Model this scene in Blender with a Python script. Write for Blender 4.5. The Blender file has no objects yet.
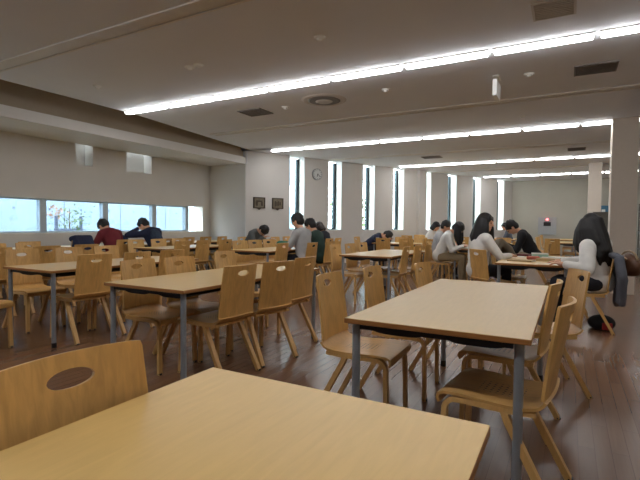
import bpy, bmesh, math, random
from mathutils import Vector, Matrix, Quaternion, noise
random.seed(7)
PI = math.pi
R = math.radians
sc = bpy.context.scene
C = sc.collection

# ------------------------------------------------------------------ materials
def lin(c):
    return tuple(((v/255)/12.92 if v/255 <= .04045 else ((v/255+.055)/1.055)**2.4) for v in c)

def mat(name, rgb, rough=.6, metal=0., spec=.5, noise_amt=0., scale=20., stretch=(1, 1, 1), bump=0.):
    m = bpy.data.materials.new(name); m.use_nodes = True
    nt = m.node_tree; b = nt.nodes['Principled BSDF']
    c = lin(rgb) + (1,)
    b.inputs['Base Color'].default_value = c
    b.inputs['Roughness'].default_value = rough
    b.inputs['Metallic'].default_value = metal
    b.inputs['Specular IOR Level'].default_value = spec
    if noise_amt or bump:
        tc = nt.nodes.new('ShaderNodeTexCoord'); mp = nt.nodes.new('ShaderNodeMapping')
        mp.inputs['Scale'].default_value = stretch
        nz = nt.nodes.new('ShaderNodeTexNoise'); nz.inputs['Scale'].default_value = scale
        nz.inputs['Detail'].default_value = 4
        nt.links.new(tc.outputs['Object'], mp.inputs['Vector']); nt.links.new(mp.outputs['Vector'], nz.inputs['Vector'])
        if noise_amt:
            r = nt.nodes.new('ShaderNodeValToRGB')
            r.color_ramp.elements[0].position = .3; r.color_ramp.elements[1].position = .7
            r.color_ramp.elements[0].color = tuple(max(0, v*(1-noise_amt)) for v in c[:3]) + (1,)
            r.color_ramp.elements[1].color = tuple(min(1, v*(1+noise_amt)) for v in c[:3]) + (1,)
            nt.links.new(nz.outputs['Fac'], r.inputs['Fac']); nt.links.new(r.outputs['Color'], b.inputs['Base Color'])
        if bump:
            bp = nt.nodes.new('ShaderNodeBump'); bp.inputs['Strength'].default_value = bump
            nt.links.new(nz.outputs['Fac'], bp.inputs['Height']); nt.links.new(bp.outputs['Normal'], b.inputs['Normal'])
    return m

def emis(name, rgb, strength):
    m = bpy.data.materials.new(name); m.use_nodes = True
    nt = m.node_tree; nt.nodes.remove(nt.nodes['Principled BSDF'])
    e = nt.nodes.new('ShaderNodeEmission'); e.inputs['Color'].default_value = tuple(rgb) + (1,)
    e.inputs['Strength'].default_value = strength
    nt.links.new(e.outputs[0], nt.nodes['Material Output'].inputs['Surface'])
    return m

def wood_mat(name, rgb, amt, rough, stretch, scale=9., rings=0., perforated=False):
    """beech veneer: long noise grain plus soft cathedral rings"""
    m = bpy.data.materials.new(name); m.use_nodes = True
    nt = m.node_tree; N = nt.nodes.new; L = nt.links.new; b = nt.nodes['Principled BSDF']
    b.inputs['Roughness'].default_value = rough
    tc = N('ShaderNodeTexCoord'); mp = N('ShaderNodeMapping'); mp.inputs['Scale'].default_value = stretch
    oi = N('ShaderNodeObjectInfo')
    ad = N('ShaderNodeVectorMath'); ad.operation = 'ADD'
    L(tc.outputs['Object'], ad.inputs[0]); L(oi.outputs['Random'], ad.inputs[1])
    L(ad.outputs[0], mp.inputs['Vector'])
    nz = N('ShaderNodeTexNoise'); nz.inputs['Scale'].default_value = scale; nz.inputs['Detail'].default_value = 5
    nz.inputs['Distortion'].default_value = .6
    L(mp.outputs[0], nz.inputs['Vector'])
    fac = nz.outputs['Fac']
    if rings:
        mp2 = N('ShaderNodeMapping'); mp2.inputs['Scale'].default_value = (1.0, 2.2, .55)
        L(ad.outputs[0], mp2.inputs['Vector'])
        n2 = N('ShaderNodeTexNoise'); n2.inputs['Scale'].default_value = 2.2; n2.inputs['Detail'].default_value = 1
        L(mp2.outputs[0], n2.inputs['Vector'])
        mu = N('ShaderNodeMath'); mu.operation = 'MULTIPLY'; mu.inputs[1].default_value = 55
        si = N('ShaderNodeMath'); si.operation = 'SINE'
        L(n2.outputs['Fac'], mu.inputs[0]); L(mu.outputs[0], si.inputs[0])
        mx = N('ShaderNodeMath'); mx.operation = 'MULTIPLY_ADD'; mx.inputs[1].default_value = rings
        L(si.outputs[0], mx.inputs[0]); L(fac, mx.inputs[2]); fac = mx.outputs[0]
    r = N('ShaderNodeValToRGB'); c = lin(rgb)
    r.color_ramp.elements[0].position = .25; r.color_ramp.elements[1].position = .75
    r.color_ramp.elements[0].color = (c[0]*(1-amt), c[1]*(1-amt*1.15), c[2]*(1-amt*1.4), 1)
    r.color_ramp.elements[1].color = (min(1, c[0]*(1+amt)), min(1, c[1]*(1+amt)), min(1, c[2]*(1+amt)), 1)
    L(fac, r.inputs['Fac']); col = r.outputs['Color']
    hs = N('ShaderNodeHueSaturation')
    mr = N('ShaderNodeMapRange'); mr.inputs['To Min'].default_value = .9; mr.inputs['To Max'].default_value = 1.08
    L(oi.outputs['Random'], mr.inputs['Value']); L(mr.outputs[0], hs.inputs['Value']); L(col, hs.inputs['Color'])
    col = hs.outputs['Color']
    if perforated:      # small drilled holes in the middle of the seat
        sp = N('ShaderNodeSeparateXYZ'); L(tc.outputs['Object'], sp.inputs[0])
        def math_(op, a, b_=None, c_=None):
            q = N('ShaderNodeMath'); q.operation = op
            for i, v in enumerate((a, b_, c_)):
                if v is None: continue
                if isinstance(v, (int, float)): q.inputs[i].default_value = v
                else: L(v, q.inputs[i])
            return q.outputs[0]
        def cell(o):
            f = math_('FRACT', math_('MULTIPLY', o, 1/.026)); return math_('POWER', math_('SUBTRACT', f, .5), 2)
        d = math_('ADD', cell(sp.outputs['X']), cell(sp.outputs['Y']))
        hole = math_('LESS_THAN', d, .045)
        ax = math_('LESS_THAN', math_('ABSOLUTE', math_('SUBTRACT', sp.outputs['X'], .0)), .091)
        ay = math_('LESS_THAN', math_('ABSOLUTE', sp.outputs['Y']), .065)
        mk = math_('MULTIPLY', hole, math_('MULTIPLY', ax, ay))
        mix = N('ShaderNodeMix'); mix.data_type = 'RGBA'
        L(mk, mix.inputs['Factor']); L(col, mix.inputs['A']); mix.inputs['B'].default_value = (.07, .035, .012, 1)
        col = mix.outputs['Result']
    L(col, b.inputs['Base Color'])
    return m

M = {}
M['shell'] = wood_mat('beech_veneer', (211, 165, 97), .13, .42, (14, 14, 1.2), 5., .10)
M['seat'] = wood_mat('beech_seat_veneer', (209, 162, 95), .13, .4, (1.2, 14, 14), 5., .0, True)
M['legwood'] = wood_mat('beech_leg', (212, 168, 104), .1, .45, (12, 12, 1.), 6.)
M['laminate'] = wood_mat('tabletop_laminate', (208, 172, 106), .05, .36, (9, 1., 9), 7.)
M['edge'] = mat('tabletop_edge_band', (163, 110, 58), .5, noise_amt=.12, scale=6, stretch=(2, 2, 30))
M['steel'] = mat('table_leg_steel', (150, 156, 162), .4, .35, noise_amt=.03)
M['black'] = mat('black_plastic', (22, 22, 24), .5, noise_amt=.1)
M['tray'] = mat('charcoal_tray', (34, 36, 42), .55, noise_amt=.1)
M['wall'] = mat('wall_paint', (212, 208, 203), .9, noise_amt=.02, scale=2, bump=.02)
M['wallpier'] = mat('window_wall_paint', (210, 206, 201), .9, noise_amt=.02, scale=2, bump=.02)
M['greywall'] = mat('grey_green_wall_paint', (184, 180, 168), .9, noise_amt=.03, scale=2)
M['slot'] = mat('slot_brown_grey', (160, 145, 126), .9, noise_amt=.02)  # darker brown-grey than the beam face below it
M['white'] = mat('white_paint', (232, 232, 228), .7, noise_amt=.02)
M['ceil'] = mat('ceiling_paint', (215, 215, 219), .75, noise_amt=.02, scale=1.5)
M['groove'] = mat('ceiling_groove_metal', (208, 202, 194), .5, noise_amt=.03)
M['column'] = mat('column_paint', (214, 202, 188), .8, noise_amt=.02)
M['alu'] = mat('window_aluminium', (178, 186, 190), .4, .5, noise_amt=.03)
M['darkframe'] = mat('dark_window_frame', (38, 52, 58), .4, .2, noise_amt=.05)
M['vent'] = mat('vent_dark_grille', (112, 106, 103), .6, noise_amt=.05)
M['ventwhite'] = mat('vent_white', (196, 190, 184), .6, noise_amt=.02)
M['lamp'] = emis('lamp_diffuser', (.975, .985, 1.0), 20.0)
M['darkboard'] = mat('dark_partition', (92, 88, 80), .7, noise_amt=.08)
M['red_lamp'] = emis('red_lamp', (1, .12, .12), 6.)
M['panel_pale'] = mat('pale_board', (172, 174, 176), .5, noise_amt=.03)
M['skin'] = mat('skin', (214, 162, 132), .55, noise_amt=.04)
M['hair'] = mat('black_hair', (20, 16, 16), .58, noise_amt=.3, scale=60, stretch=(6, 6, .6), bump=.3)
M['hairbrown'] = mat('dark_brown_hair', (44, 30, 25), .42, noise_amt=.3, scale=60, stretch=(6, 6, .6), bump=.3)
M['eye'] = mat('dark_eye', (24, 18, 16), .2, noise_amt=.05)
M['lip'] = mat('lip', (176, 96, 86), .5, noise_amt=.05)
def cloth(name, rgb): return mat(name, rgb, .9, noise_amt=.12, scale=7, bump=.25)
M['c_white'] = cloth('white_knit', (222, 218, 212)); M['c_cream'] = cloth('cream_shirt', (228, 225, 218))
M['c_red'] = cloth('dark_red_sweater', (110, 32, 40)); M['c_navy'] = cloth('navy_jacket', (30, 36, 62))
M['c_navyplaid'] = mat('navy_patterned_cloth', (46, 58, 78), .9, noise_amt=.45, scale=22)
M['c_grey'] = cloth('grey_top', (96, 98, 96)); M['c_lgrey'] = cloth('pale_grey_tee', (172, 172, 172))
M['c_green'] = cloth('dark_green_top', (40, 62, 54)); M['c_black'] = cloth('black_jacket', (24, 23, 26))
M['c_khaki'] = cloth('khaki_trousers', (150, 132, 102)); M['c_dark'] = cloth('dark_trousers', (34, 34, 42))
M['c_taupe'] = cloth('taupe_coat', (122, 111, 93)); M['c_jacket'] = cloth('blue_grey_jacket', (96, 98, 106))
M['c_bluegrey'] = cloth('blue_grey_top', (96, 104, 120))
M['leather'] = mat('brown_leather', (92, 58, 36), .45, noise_amt=.2, scale=9, bump=.2)
M['bagtrim'] = mat('tan_bag_trim', (168, 140, 108), .5, noise_amt=.1)
M['bagblack'] = mat('black_bag_cloth', (26, 25, 27), .8, noise_amt=.2, bump=.3)
M['bagred'] = mat('red_bag_lining', (150, 34, 34), .7, noise_amt=.1)
M['paper'] = mat('paper', (222, 220, 210), .8, noise_amt=.02)
M['kraft'] = mat('tan_cover', (176, 148, 104), .7, noise_amt=.05)
M['redcase'] = mat('red_pouch_cloth', (190, 104, 86), .8, noise_amt=.15)
M['greenbox'] = mat('pale_green_box', (150, 186, 164), .6, noise_amt=.05)
M['tealpouch'] = mat('teal_pouch_cloth', (36, 118, 98), .8, noise_amt=.12)
M['maroon'] = mat('maroon_cover', (98, 42, 36), .6, noise_amt=.08)
M['floral'] = mat('patterned_tote_cloth', (176, 160, 166), .9, noise_amt=.5, scale=28)
M['plaque'] = mat('plaque_bronze', (122, 112, 92), .5, .1, noise_amt=.2, scale=14)
M['plaqueframe'] = mat('plaque_frame_wood', (74, 60, 46), .5, noise_amt=.1)
M['clockface'] = mat('clock_face', (214, 216, 214), .5, noise_amt=.02)
M['clockrim'] = mat('clock_rim', (150, 152, 152), .4, .4, noise_amt=.02)
M['concrete'] = mat('outside_concrete', (150, 166, 182), .9, noise_amt=.05, scale=.8)
M['facade'] = mat('outside_facade', (214, 218, 220), .9, noise_amt=.03, scale=.8)
M['facadeglass'] = mat('outside_facade_glass', (90, 112, 126), .2, noise_amt=.1)
M['ground'] = mat('outside_ground', (176, 172, 160), .95, noise_amt=.08, scale=3)
M['leaf'] = mat('leaf_green', (112, 132, 84), .7, noise_amt=.3, scale=12)
M['leafred'] = mat('leaf_russet', (176, 136, 112), .7, noise_amt=.25, scale=12)
M['bark'] = mat('bark', (120, 112, 98), .9, noise_amt=.2, scale=12)
M['stake'] = mat('stake_wood', (92, 100, 118), .9, noise_amt=.1)
M['signwhite'] = mat('exit_sign_case', (226, 226, 222), .5, noise_amt=.02)
M['bluesign'] = mat('blue_sign_plate', (60, 110, 140), .5, noise_amt=.05)
M['rack'] = mat('rack_grey_metal', (110, 108, 104), .5, .3, noise_amt=.05)

def floor_mat():
    m = bpy.data.materials.new('plank_floor'); m.use_nodes = True
    nt = m.node_tree; N = nt.nodes.new; L = nt.links.new; b = nt.nodes['Principled BSDF']
    tc = N('ShaderNodeTexCoord'); mp = N('ShaderNodeMapping'); mp.inputs['Rotation'].default_value = (0, 0, PI/2)
    L(tc.outputs['Object'], mp.inputs['Vector'])
    br = N('ShaderNodeTexBrick'); br.inputs['Scale'].default_value = 1
    br.inputs['Brick Width'].default_value = .9; br.inputs['Row Height'].default_value = .075
    br.inputs['Mortar Size'].default_value = .0015; br.offset = .37
    br.inputs['Color1'].default_value = lin((124, 90, 66)) + (1,); br.inputs['Color2'].default_value = lin((112, 79, 57)) + (1,)
    br.inputs['Mortar'].default_value = lin((98, 69, 50)) + (1,)
    L(mp.outputs[0], br.inputs['Vector'])
    mp2 = N('ShaderNodeMapping'); mp2.inputs['Scale'].default_value = (26, 1.4, 1); L(tc.outputs['Object'], mp2.inputs['Vector'])
    nz = N('ShaderNodeTexNoise'); nz.inputs['Scale'].default_value = 2.2; nz.inputs['Detail'].default_value = 5
    L(mp2.outputs[0], nz.inputs['Vector'])
    mr = N('ShaderNodeMapRange'); mr.inputs['To Min'].default_value = .82; mr.inputs['To Max'].default_value = 1.16
    L(nz.outputs['Fac'], mr.inputs['Value'])
    hs = N('ShaderNodeHueSaturation'); L(br.outputs['Color'], hs.inputs['Color']); L(mr.outputs[0], hs.inputs['Value'])
    L(hs.outputs[0], b.inputs['Base Color'])
    n2 = N('ShaderNodeTexNoise'); n2.inputs['Scale'].default_value = 1.7; n2.inputs['Detail'].default_value = 3
    L(tc.outputs['Object'], n2.inputs['Vector'])
    m2 = N('ShaderNodeMapRange'); m2.inputs['To Min'].default_value = .22; m2.inputs['To Max'].default_value = .28
    L(n2.outputs['Fac'], m2.inputs['Value']); L(m2.outputs[0], b.inputs['Roughness'])
    bp = N('ShaderNodeBump'); bp.inputs['Strength'].default_value = .03; bp.inputs['Distance'].default_value = .01
    L(nz.outputs['Fac'], bp.inputs['Height']); L(bp.outputs[0], b.inputs['Normal'])
    return m
M['floor'] = floor_mat()

def glass_mat(name='window_glass', tint=(.93, .97, .97)):
    m = bpy.data.materials.new(name); m.use_nodes = True
    nt = m.node_tree; N = nt.nodes.new; L = nt.links.new; nt.nodes.remove(nt.nodes['Principled BSDF'])
    t = N('ShaderNodeBsdfTransparent'); t.inputs['Color'].default_value = tint + (1,)
    g = N('ShaderNodeBsdfGlossy'); g.inputs['Roughness'].default_value = .02
    mx = N('ShaderNodeMixShader'); mx.inputs[0].default_value = .06
    L(t.outputs[0], mx.inputs[1]); L(g.outputs[0], mx.inputs[2]); L(mx.outputs[0], nt.nodes['Material Output'].inputs['Surface'])
    return m
M['glass'] = glass_mat()
M['tintglass'] = glass_mat('tinted_window_glass', (.60, .635, .665))

# ------------------------------------------------------------------ mesh helpers
def link_mesh(name, bm, mats, parent=None, smooth=False):
    me = bpy.data.meshes.new(name); bm.to_mesh(me); bm.free()
    if not isinstance(mats, (list, tuple)): mats = [mats]
    for m_ in mats: me.materials.append(m_)
    if smooth:
        for p in me.polygons: p.use_smooth = True
    o = bpy.data.objects.new(name, me); C.objects.link(o)
    if parent: o.parent = parent
    return o

def add_box(bm, x0, x1, y0, y1, z0, z1, mi=0, bevel=0.):
    r = bmesh.ops.create_cube(bm, size=1)
    for v in r['verts']:
        v.co = Vector(((x0+x1)/2 + v.co.x*(x1-x0), (y0+y1)/2 + v.co.y*(y1-y0), (z0+z1)/2 + v.co.z*(z1-z0)))
    fs = {f for v in r['verts'] for f in v.link_faces}
    for f in fs: f.material_index = mi
    if bevel:
        es = {e for v in r['verts'] for e in v.link_edges}
        bmesh.ops.bevel(bm, geom=list(es), offset=bevel, segments=2, affect='EDGES', profile=.5)
    return r['verts']

def add_tube(bm, p, q, r1, r2=None, seg=12, mi=0):
    p, q = Vector(p), Vector(q); r2 = r1 if r2 is None else r2
    d = q-p
    mt = Matrix.Translation((p+q)/2) @ d.to_track_quat('Z', 'Y').to_matrix().to_4x4()
    r = bmesh.ops.create_cone(bm, cap_ends=True, segments=seg, radius1=r1, radius2=r2, depth=d.length, matrix=mt)
    for v in r['verts']:
        for f in v.link_faces: f.material_index = mi
    return r['verts']

def add_sphere(bm, c, rad, seg=16, rings=10, rot=None, mi=0):
    if not isinstance(rad, (tuple, list)): rad = (rad,)*3
    mt = Matrix.Translation(Vector(c)) @ (rot.to_4x4() if rot is not None else Matrix.Identity(4)) @ Matrix.Diagonal((*rad, 1))
    V = bm.verts.new
    top = V(mt @ Vector((0, 0, 1))); bot = V(mt @ Vector((0, 0, -1))); rows_ = []
    for j in range(1, rings):
        a = PI*j/rings; sa, ca = math.sin(a), math.cos(a)
        rows_.append([V(mt @ Vector((sa*math.cos(2*PI*k/seg), sa*math.sin(2*PI*k/seg), ca))) for k in range(seg)])
    F_ = bm.faces.new; n = len(rows_)
    for k in range(seg):
        k2 = (k+1) % seg
        F_((top, rows_[0][k], rows_[0][k2])); F_((bot, rows_[-1][k2], rows_[-1][k]))
        for j in range(n-1): F_((rows_[j][k], rows_[j+1][k], rows_[j+1][k2], rows_[j][k2]))
    return [top, bot] + [v for rw in rows_ for v in rw]

def sweep(bm, path, w, t, side=Vector((0, 1, 0)), w_end=None):
    """a rectangular section swept along a path lying in the plane normal to `side`"""
    rings = []
    n = len(path)
    for i, p in enumerate(path):
        p = Vector(p)
        a = Vector(path[max(i-1, 0)]); b = Vector(path[min(i+1, n-1)])
        tg = (b-a).normalized(); nn = tg.cross(side).normalized()
        rings.append([bm.verts.new(p + side*(sx*w/2) + nn*(sn*t/2)) for sx, sn in ((-1, -1), (1, -1), (1, 1), (-1, 1))])
    for i in range(n-1):
        for k in range(4):
            bm.faces.new((rings[i][k], rings[i][(k+1) % 4], rings[i+1][(k+1) % 4], rings[i+1][k]))
    bm.faces.new(rings[0][::-1]); bm.faces.new(rings[-1])
    bmesh.ops.recalc_face_normals(bm, faces=bm.faces[:])

def setprops(o, label=None, cat=None, group=None, kind=None):
    if label: o['label'] = label
    if cat: o['category'] = cat
    if group: o['group'] = group
    if kind: o['kind'] = kind
    return o

def thing(name, label, cat, loc=(0, 0, 0), rz=0., group=None):
    o = bpy.data.objects.new(name, None); C.objects.link(o)
    o.location = loc; o.rotation_euler = (0, 0, rz); o.empty_display_size = .1
    return setprops(o, label, cat, group)

def copy_tree(o, parent=None):
    c = o.copy(); C.objects.link(c)
    if parent is not None: c.parent = parent
    for ch in list(o.children): copy_tree(ch, c)
    return c

def struct(name, bm, m, parent=None, smooth=False):
    o = link_mesh(name, bm, m, parent, smooth)
    if parent is None: o['kind'] = 'structure'
    return o

def one_box(name, x0, x1, y0, y1, z0, z1, m, parent=None, bevel=0.):
    bm = bmesh.new(); add_box(bm, x0, x1, y0, y1, z0, z1, 0, bevel)
    return link_mesh(name, bm, m, parent)

# ------------------------------------------------------------------ room
CZ = 3.02           # ceiling
XL = -8.5           # left wall
A = Vector((-6.72, 10.50, 0)); WD = Vector((.425, .905, 0)).normalized(); WN = Vector((-WD.y, WD.x, 0))  # window wall
YB = 20.4           # back wall
XR = 2.9            # right wall

bm = bmesh.new(); add_box(bm, -9.2, XR+.2, -5.2, YB+1.2, -.1, 0); struct('floor', bm, M['floor'])

def poly_prism(bm, pts, z0, z1):
    a = [bm.verts.new((x, y, z0)) for x, y in pts]; b = [bm.verts.new((x, y, z1)) for x, y in pts]
    bm.faces.new(a[::-1]); bm.faces.new(b)
    for i in range(len(pts)):
        j = (i+1) % len(pts); bm.faces.new((a[i], a[j], b[j], b[i]))
    bmesh.ops.recalc_face_normals(bm, faces=bm.faces[:])
def wp(s, n=0., z=0.):
    p = A + WD*s + WN*n; return Vector((p.x, p.y, z))
e0 = wp(-1.6, .35); e1 = wp(12.2, .35)
bm = bmesh.new()
poly_prism(bm, [(-6.6, -5.2), (XR+.2, -5.2), (XR+.2, YB+.6), (e1.x, YB+.6), (e0.x, e0.y), (-7.45, 9.22), (-7.12, 9.22), (-6.6, 5.3)], CZ, CZ+.12)
struct('ceiling', bm, M['ceil'])
# slot above the beam and the low ceiling of the window bay
bm = bmesh.new(); add_box(bm, -7.56, -6.5, -5.2, 9.35, 3.34, 3.44); add_box(bm, -7.56, -6.5, 9.22, 9.36, 3.02, 3.34); add_box(bm, -7.56, -7.27, 9.3, 9.36, 2.69, 3.02); struct('ceiling_slot', bm, M['ceil'])
bm = bmesh.new(); add_box(bm, -7.56, -7.3, -5.2, 9.3, 2.69, 2.86); struct('trim_1', bm, M['wall'])
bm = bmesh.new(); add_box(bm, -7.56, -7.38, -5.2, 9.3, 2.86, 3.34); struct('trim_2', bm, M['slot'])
bm = bmesh.new(); poly_prism(bm, [(-6.6, -5.2), (-6.5, -5.2), (-6.5, 5.3), (-7.02, 9.22), (-7.12, 9.22), (-6.6, 5.3)], CZ+.12, 3.34); struct('trim_3', bm, M['ceil'])
bm = bmesh.new(); add_box(bm, -8.5, -7.56, -5.2, 9.3, 2.69, 2.8); struct('ceiling_bay', bm, M['wall'])

# left wall: strip window plus two skylit niches
WZ0, WZ1 = .945, 1.585
piers = [(-1.63, -1.51), (-.33, -.21), (.97, 1.09), (2.27, 2.39), (3.57, 3.69), (4.91, 5.03), (6.21, 6.33), (7.50, 7.62), (8.56, 8.66)]
bm = bmesh.new()
X0 = XL-.26
niches = [(5.50, 5.86), (6.66, 7.34)]
add_box(bm, X0, XL, -5.2, 9.6, 0, WZ0)
add_box(bm, X0, XL, -5.2, 9.6, WZ1, 2.28)
add_box(bm, X0, XL, -5.2, -1.6, WZ0, WZ1)
add_box(bm, X0, XL, 9.02, 9.6, WZ0, WZ1)
yy = -5.2
for a, b in niches + [(9.6, 9.6)]:
    if a > yy: add_box(bm, X0, XL, yy, a, 2.28, 2.80)
    yy = b
for a, b in niches:       # back of each niche, its sky opening narrowed by an added cover
    add_box(bm, X0-.06, X0, a-.06, b+.06, 2.2, 2.98)
    add_box(bm, X0, XL, a-.06, a, 2.80, 2.98); add_box(bm, X0, XL, b, b+.06, 2.80, 2.98); add_box(bm, XL-.06, XL, a, b, 2.80, 2.98)
    add_box(bm, X0+.085, XL, a, b, 2.90, 2.98)  # unseen cover, added to cut the sky light falling into the niche
struct('wall_left', bm, M['wall'])
for i in range(len(piers)-1):
    a, b = piers[i][1], piers[i+1][0]
    w = bpy.data.objects.new(f'window_{i+11}', None); C.objects.link(w); w['kind'] = 'structure'
    w.location = (XL-.17, (a+b)/2, WZ0)
    h = (b-a)/2 + .06; hh = WZ1-WZ0
    bm = bmesh.new()
    add_box(bm, -.05, .05, -h, h, 0, .03); add_box(bm, -.05, .05, -h, h, hh-.03, hh)
    add_box(bm, -.06, .06, h-.11, h, .03, hh-.03); add_box(bm, -.06, .06, -h, -h+.012, .03, hh-.03)
    link_mesh('window_frame', bm, M['alu'], w)
    one_box('window_pane', -.006, .006, -h+.012, h-.11, .03, hh-.03, M['tintglass'], w)
# wall closing the bay, seen square-on beside the pillar
bm = bmesh.new(); add_box(bm, -8.76, -7.29, 9.3, 9.5, 0, 2.80); struct('wall_bay', bm, M['wall'])

# window wall
SW, TH = .48, .32
starts = [0., 1.34, 2.68, 4.00, 5.36, 6.77, 8.27, 9.86]
WB = 1.0
bm = bmesh.new()
def wbox(bm, s0, s1, n0, n1, z0, z1):
    pts = [wp(s0, n0), wp(s1, n0), wp(s1, n1), wp(s0, n1)]
    poly_prism(bm, [(p.x, p.y) for p in pts], z0, z1)
prev = -1.341
for s in starts:
    wbox(bm, prev, s, 0, TH, WB, CZ+.05); prev = s+SW
wbox(bm, prev, 11.2, 0, TH, WB, CZ+.05)
wbox(bm, -1.341, 11.2, 0, TH, 0, WB)
for fc in bm.faces:
    if abs(fc.normal.dot(WD)) > .9 or (fc.normal.z > .9 and fc.calc_center_median().z < 1.2): fc.material_index = 1
struct('wall_window', bm, [M['wallpier'], M['white']])
bm = bmesh.new(); wbox(bm, 5.12, 5.47, -.12, 0, 0, CZ); struct('trim_4', bm, M['wallpier'])
for i, s in enumerate(starts):
    w = bpy.data.objects.new(f'window_{i+1}', None); C.objects.link(w); w['kind'] = 'structure'
    w.location = wp(s, .30, WB); w.rotation_euler = (0, 0, math.atan2(WD.y, WD.x))
    bm = bmesh.new()   # local x along the wall, y outwards
    add_box(bm, SW-.085, SW, -.04, .05, 0, 2.0); add_box(bm, 0, .02, -.04, .05, 0, 2.0)
    add_box(bm, .02, SW-.085, -.04, .05, 0, .03)
    link_mesh('window_frame', bm, M['darkframe'], w)
    one_box('window_pane', .02, SW-.085, 0, .01, .03, 2.0, M['glass'], w)

bm = bmesh.new(); add_box(bm, -2.6, XR+.2, YB, YB+.2, 0, CZ+.05); struct('wall_back', bm, M['greywall'])
bm = bmesh.new(); add_box(bm, XR, XR+.2, -5.2, YB, 0, CZ+.05); struct('wall_right', bm, M['greywall'])
bm = bmesh.new(); add_box(bm, -8.76, XR+.2, -5.4, -5.2, 0, 3.5); struct('wall_near', bm, M['wall'])
bm = bmesh.new(); add_box(bm, .64, 1.02, 9.3, 9.72, 0, CZ); struct('trim_5', bm, M['column'])
bm = bmesh.new(); add_box(bm, .50, .83, 15.35, 15.7, 0, CZ); struct('trim_6', bm, M['column'])
# sealing pieces above bay / behind

# ceiling tracks between the lamp rows
for i, y in enumerate((2.97, 7.3, 11.65, 15.9)):
    bm = bmesh.new()
    xl = -6.6 if y < 9.2 else wp((y-A.y)/WD.y).x
    add_box(bm, xl, XR, y-.10, y-.075, CZ-.014, CZ); add_box(bm, xl, XR, y+.075, y+.10, CZ-.014, CZ)
    add_box(bm, xl, XR, y-.075, y+.075, CZ-.004, CZ)
    struct(f'trim_{8+i}', bm, M['groove'])

# ------------------------------------------------------------------ ceiling lights
PITCH = .9714
bm = bmesh.new(); add_box(bm, 0, PITCH-.045, -.06, .06, -.012, 0); hb = bm
lamp0 = thing('ceiling_light', 'strip lamp', 'ceiling light')
link_mesh('lamp_housing', hb, M['white'], lamp0)
bm = bmesh.new(); add_box(bm, .012, PITCH-.057, -.045, .045, -.042, -.012, 0, .008)
link_mesh('lamp_diffuser', bm, M['lamp'], lamp0)
rows = [(.83, -6.571, 9, 'overhead row nearest the viewer'), (5.16, -6.571, 9, 'nearest visible row of ceiling lamps'), (9.487, -6.619, 9, 'second row of ceiling lamps'),
        (13.816, -4.723, 7, 'third row of ceiling lamps'), (17.947, -2.827, 5, 'farthest row of ceiling lamps')]
ords = ['first', 'second', 'third', 'fourth', 'fifth', 'sixth', 'seventh', 'eighth', 'ninth', 'tenth']
first = True
for ri, (y, x0, n, rn) in enumerate(rows):
    for k in range(n):
        if ri == 0 and k in (0, 8): pass
        o = lamp0 if first else copy_tree(lamp0); first = False
        o.location = (x0 + k*PITCH, y, CZ)
        setprops(o, f'white strip lamp, {ords[k]} from the left in the {rn}', 'ceiling light', rn)

# ------------------------------------------------------------------ ceiling and wall fittings
def vent(x0, x1, y0, y1, label, m, nsl=7):
    t = thing('ceiling_vent', label, 'vent', ((x0+x1)/2, (y0+y1)/2, CZ), 0, 'ceiling vents')
    hx, hy = (x1-x0)/2, (y1-y0)/2
    bm = bmesh.new()
    for (a, b, c, d) in ((-hx, hx, -hy, -hy+.02), (-hx, hx, hy-.02, hy), (-hx, -hx+.02, -hy+.02, hy-.02), (hx-.02, hx, -hy+.02, hy-.02)):
        add_box(bm, a, b, c, d, -.014, 0)
    link_mesh('vent_frame', bm, m, t)
    bm = bmesh.new()
    for k in range(nsl):
        y = -hy+.02 + (k+.5)*(2*hy-.04)/nsl
        add_box(bm, -hx+.02, hx-.02, y-.012, y+.008, -.010, -.002)
    link_mesh('grille', bm, m, t)
vent(-4.86, -4.40, 5.95, 6.35, 'dark square vent left of the round diffuser on the ceiling', M['vent'])
vent(.02, .46, 6.08, 6.46, 'dark rectangular vent at the upper right of the ceiling', M['vent'])
vent(-3.55, -3.05, 12.15, 12.5, 'small grey vent between second and third lamp rows, left one', M['vent'])
vent(-.05, .33, 12.3, 12.7, 'small dark vent beside the top of the big column', M['vent'])
vent(-.32, .02, 4.22, 4.58, 'pale slotted vent near the top edge of the photo', M['ventwhite'], 9)
t = thing('air_diffuser', 'round white air diffuser on the ceiling left of centre', 'diffuser', (-3.26, 6.03, CZ))
for r0, nm in ((.34, 'outer_ring'), (.25, 'middle_ring'), (.13, 'inner_disc')):
    bm = bmesh.new(); bmesh.ops.create_cone(bm, cap_ends=True, segments=32, radius1=r0-.03, radius2=r0, depth=.012, matrix=Matrix.Translation((0, 0, -.006 - (.34-r0)*.12)))
    link_mesh(nm, bm, M['ventwhite'] if nm != 'middle_ring' else M['vent'], t)
det = [(-4.02, 4.04, 'pair of small white ceiling sensors above the nearest lamp row'), (-5.71, 4.01, 'tiny white sensor on ceiling near the upper left beam'),
       (-2.22, 4.0, 'small ceiling sensor near top centre of the photo'), (-2.25, 5.95, 'small sensor right of the round diffuser'),
       (-4.0, 6.1, 'small sensor between the dark square vent and round diffuser'), (-.46, 6.14, 'small sensor right of the hanging exit sign'),
       (-.72, 8.4, 'small sensor above the second lamp row at right')]
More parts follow.
